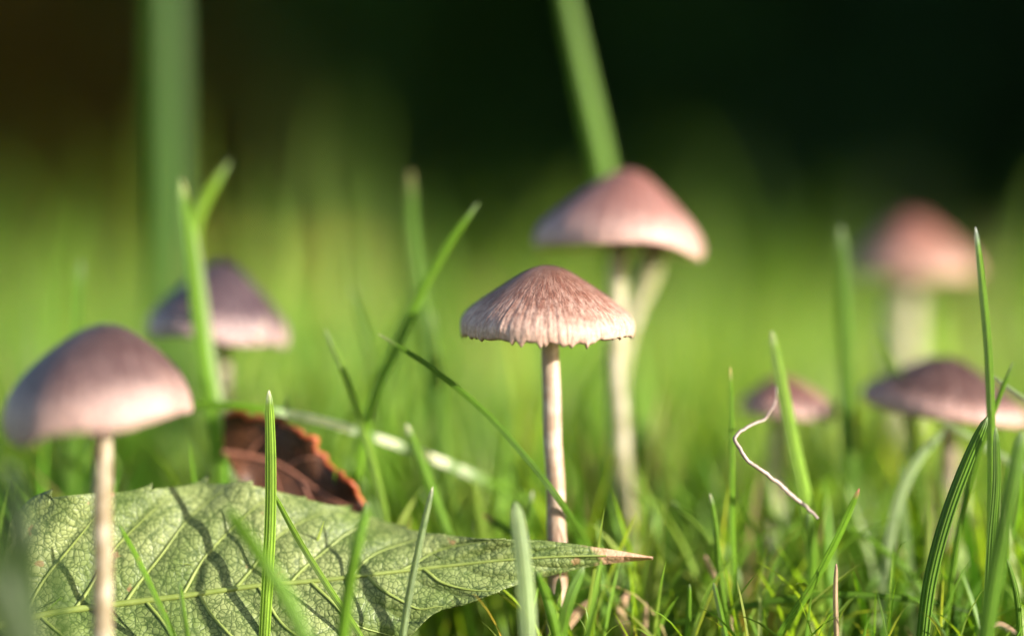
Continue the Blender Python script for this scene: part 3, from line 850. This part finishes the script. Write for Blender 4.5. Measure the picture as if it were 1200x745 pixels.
B = blade
B('thin dark green blade slanting down across the pink stem of the sharp mushroom', [(443, 391, .329), (500, 427, .328), (560, 475, .327), (620, 540, .3268), (655, 585, .327), (690, 640, .3335), (720, 700, .3345), (747, 745, .335)], 9.5, .328, G2, (0.3, 0.35, 0.15), n=60)
B('bright slim blade leaning right, tip above and left of the sharp mushroom cap', [(561, 237), (535, 272), (500, 330), (470, 395), (440, 460), (425, 520), (412, 600)], 13, .339, G1, n=50)
B('blurred upright blade with blunt tip behind the bright leaning blade', [(481, 200), (482, 270), (490, 330), (505, 420), (515, 500)], 22, .356, G2, (0.25, 0.24, 0.09))
B('short soft upright blade between the leaning blade and the sharp mushroom', [(505, 366), (512, 430), (519, 520)], 15, .352, G2)
B('slim pale blade rising left of the leaning bright blade, crossing the frosted blade', [(381, 386), (405, 440), (425, 500), (446, 580)], 11, .335, G3)
B('faint blurred blade leaning left behind the leaning bright blade', [(412, 335), (430, 390), (446, 460)], 13, .358, G1)
B('bright fluted blade with white tip rising just behind the green leaf top edge', [(476, 497), (495, 545), (515, 600), (532, 650)], 15, .3365, G1, (0.6, 0.62, 0.5), n=44)
B('thin whitish blade slanting in front of the green leaf middle', [(507, 570), (492, 635), (478, 705), (470, 760)], 10, .3195, GPALE, (0.6, 0.62, 0.55))
B('sharp bright upright blade standing in front of the green leaf', [(315, 457), (317, 520), (317, 600), (314, 670), (310, 745)], 16, .3215, G3, (0.5, 0.55, 0.4), n=44)
B('soft blade leaning right behind the sharp bright upright blade', [(337, 464), (325, 530), (302, 590)], 12, .342, G1)
B('wide upright blade covering the left side of the dark purple cap', [(213, 210), (224, 300), (233, 380), (246, 470), (262, 560)], 20, .346, G1, (0.4, 0.45, 0.2), n=44)
B('short blunt blade leaning right out of the wide upright blade', [(270, 188), (250, 218), (230, 262), (232, 330), (246, 420)], 18, .351, G3)
B('slender second blade pressed against the wide upright blade', [(222, 250), (236, 330), (246, 410), (262, 500), (275, 570)], 13, .3475, GPALE)
B('blurred short blade pointing up behind the mauve brown mushroom cap', [(95, 306), (91, 350), (88, 420), (86, 520)], 17, .352, G2)
B('long nearly level blade with frosted white wet stretch', [(196, 476, .339), (250, 474, .338), (310, 480, .337), (380, 494, .3385), (450, 516, .340), (520, 542, .342), (575, 566, .346), (640, 598, .351), (700, 634, .356)], 13, .338, G1, frost=(0.46, 0.84, 0.62), n=140)
B('very tall blurred blade rising behind the tallest pink mushroom', [(652, -60), (664, 0), (684, 95), (706, 195), (722, 300), (735, 420)], 30, .374, G1)
B('broadest blurred blade rising out of view behind the dark purple mushroom', [(190, -120), (194, 0), (195, 130), (197, 260), (200, 400)], 46, .42, (0.030, 0.085, 0.005))  # darker green stands in for shade on this blade
B('blurred upright blade between the salmon mushroom and the smallest mushroom', [(985, 265), (988, 330), (992, 430), (996, 560)], 23, .352, G2)
B('sharp upright blade with bright edge crossing the wide dark cap', [(1143, 266), (1148, 310), (1157, 400), (1161, 480), (1162, 570), (1160, 670)], 12, .327, G1, (0.45, 0.5, 0.5), n=50)
B('thin sharp upright blade left of the curled white strand', [(856, 430), (858, 520), (858, 610), (861, 700)], 8, .330, G1, (0.5, 0.42, 0.2), n=44)
B('bright blade with frayed blunt tip behind the curled white strand', [(904, 388), (916, 450), (930, 520), (946, 595), (955, 680)], 19, .334, G3, (0.3, 0.36, 0.16), n=44)
B('short blade tip leaning right over the wide dark cap', [(1187, 424), (1176, 452), (1160, 495), (1142, 545)], 9, .329, G1)
B('dark folded blade curving up in front of the wide dark cap', [(1157, 488), (1136, 535), (1108, 610), (1090, 680), (1080, 760)], 19, .3225, G2, n=40)
B('soft pale curved blade below the wide dark cap', [(1108, 502), (1075, 540), (1052, 590), (1040, 650), (1032, 745)], 15, .339, GPALE)
B('sharp blade with pink tip leaning right, rising below the upright blurred blade', [(1007, 572), (985, 622), (955, 680), (912, 748)], 11, .3255, G1, (0.45, 0.2, 0.16), n=40)
B('short thick blade leaning left near the thin sharp upright blade', [(788, 588), (806, 606), (828, 628), (842, 660)], 13, .336, G3)
B('slim blade with white tip beside the thin sharp upright blade', [(832, 578), (839, 620), (844, 680), (856, 750)], 9, .329, G1, (0.6, 0.6, 0.5))
B('tiny straight blade poking up at the near grass edge', [(808, 684), (807, 715), (805, 760)], 8, .326, G1)
B('small slim blade leaning left over the arching level blade', [(836, 682), (843, 712), (852, 755)], 8, .325, G1)
B('long arching level blade low among the upright blades', [(1193, 742, .332), (1130, 713, .330), (1050, 700, .329), (960, 697, .329), (870, 711, .330), (780, 735, .332), (740, 760, .334)], 9, .330, G2, (0.5, 0.45, 0.35), n=50)
B('pale blade sloping down right in front of the wide dark cap rim', [(1098, 490, .341), (1130, 508, .340), (1165, 530, .339), (1215, 560, .338), (1240, 600, .338)], 11, .340, GPALE)
B('thin pale blade slanting right past the sharp upright blade', [(1160, 438, .331), (1180, 453, .331), (1215, 480, .331), (1240, 540, .332)], 8, .331, GPALE)
B('dark soft blade in the near right grass', [(1198, 505, .312), (1184, 580), (1168, 660), (1155, 745)], 24, .311, G2)
B('narrow upright dark blade below the wide dark cap', [(1167, 500, .321), (1168, 560), (1162, 640), (1155, 745)], 13, .321, G2)
B('short blade leaning left across the thick pale stem', [(1028, 385), (1042, 412), (1056, 445), (1068, 500)], 13, .354, G1)
B('blurred near blade leaning across the left half of the green leaf', [(262, 592, .303), (300, 645), (335, 700), (360, 760)], 24, .300, G1)
B('thin blade slanting right across the green leaf below the upright blade', [(318, 573, .324), (350, 632), (385, 688), (425, 750)], 9, .3215, G3)
B('fine blade slanting down the left half of the green leaf', [(138, 612, .319), (160, 652), (183, 700), (205, 750)], 8, .3185, G1)
B('small straight blade at the lower middle of the green leaf', [(210, 680, .318), (215, 715), (222, 760)], 7, .3175, G1)
B('pale soft blade standing before the narrow end of the green leaf', [(604, 588, .314), (611, 640), (617, 700), (620, 760)], 23, .313, GPALE)
B('sharp fine blade with white tip behind the narrow end of the green leaf', [(624, 575), (620, 610), (617, 660), (616, 720)], 8, .3345, G2, (0.6, 0.62, 0.6))
B('dark blade with pink tip reaching left above the narrow leaf end', [(565, 602, .336), (600, 624, .336), (650, 660, .337), (700, 690, .338), (745, 722, .339)], 13, .337, G2, (0.5, 0.25, 0.2))
B('soft green near blade leaning over the middle of the green leaf', [(432, 588, .313), (418, 640), (407, 700), (400, 760)], 17, .3115, G1)
B('near blurred dark blade before the left end of the green leaf', [(10, 545, .285), (22, 620), (30, 700), (34, 790)], 46, .283, (0.020, 0.042, 0.006))
B('near blurred dark blade leaning away from the left end of the green leaf', [(-30, 610, .275), (-5, 680), (15, 740), (30, 800)], 60, .273, (0.020, 0.038, 0.006))
B('near blurred blade at the foot of the mauve brown mushroom', [(62, 650, .292), (70, 700), (76, 770)], 22, .290, (0.035, 0.075, 0.009))
B('short upright blade at the right grass edge with pale tip', [(1180, 655), (1190, 690), (1196, 750)], 9, .325, G1)
B('fine arched blade behind the soft pale curved blade', [(985, 612, .337), (1030, 640), (1080, 690), (1100, 745)], 8, .336, G1)
B('upright mid green blade behind the sharp blade with pink tip', [(948, 600), (952, 640), (950, 690), (946, 750)], 14, .333, G1)

B('soft blade leaning left in front of the pink stem foot', [(628, 668, .318), (640, 700), (655, 760)], 15, .3165, G1)
B('soft broad blade leaning right in front of the pink stem foot', [(684, 664, .319), (668, 700), (655, 760)], 17, .3175, G2)
B('short fine blade before the pink stem foot under the leaf', [(655, 676, .320), (653, 710), (648, 760)], 11, .3195, G3)
M_DRY = grass_material('dry_blade', 0.3, 0.5)
for lab, pts, wpx, d in (
        ('bleached dry grass scrap lying near the pink stem foot', [(700, 700), (680, 715), (655, 745), (640, 770)], 15, .330),
        ('tan dry blade leaning right beside the pink stem foot', [(735, 695), (728, 715), (738, 745), (745, 775)], 14, .333),
        ('short dry pink tipped blade near the pink stem foot', [(757, 706), (756, 722), (754, 760)], 8, .332),
        ('thin dry beige blade under the arching level blade', [(980, 660), (979, 690), (980, 740)], 7, .324),
        ('tan dry scrap lying between the thin upright blades', [(826, 650), (834, 668), (846, 700)], 9, .333),
        ('pale dry blade lying at the right grass edge', [(1190, 739), (1170, 730), (1150, 745), (1140, 770)], 7, .327)):
    B(lab, pts, wpx, d, GTAN, (0.5, 0.3, 0.25), mat=M_DRY, name='dry_grass_blade')

M_WHITE = plain('white_strand', (0.22, 0.15, 0.125), 0.5, noise=(900.0, (0.38, 0.31, 0.28)), trans=0.2)
sp_ = spline([(958, 606, .327), (945, 594, .327), (920, 574, .326), (890, 553, .325), (870, 532, .3245), (864, 512, .325), (880, 497, .326), (904, 487, .328), (913, 470, .330), (914, 455, .331)], 60)
path = np.array([at(*p) for p in sp_]) + np.cumsum(np.random.default_rng(6).normal(0, 0.00007, (60, 3)), axis=0)
Vw, Fw, uw = tube(path, np.interp(np.linspace(0, 1, 60), [0, 0.2, 0.6, 1], [0.00018, 0.00034, 0.00026, 0.00008]), 9, 0.15, 4)
o = mesh_object('dry_strand', Vw, Fw, M_WHITE, origin=path[0], uv=uw)
tag(o, 'curled white dry strand hooked on the frayed bright blade', 'strand')
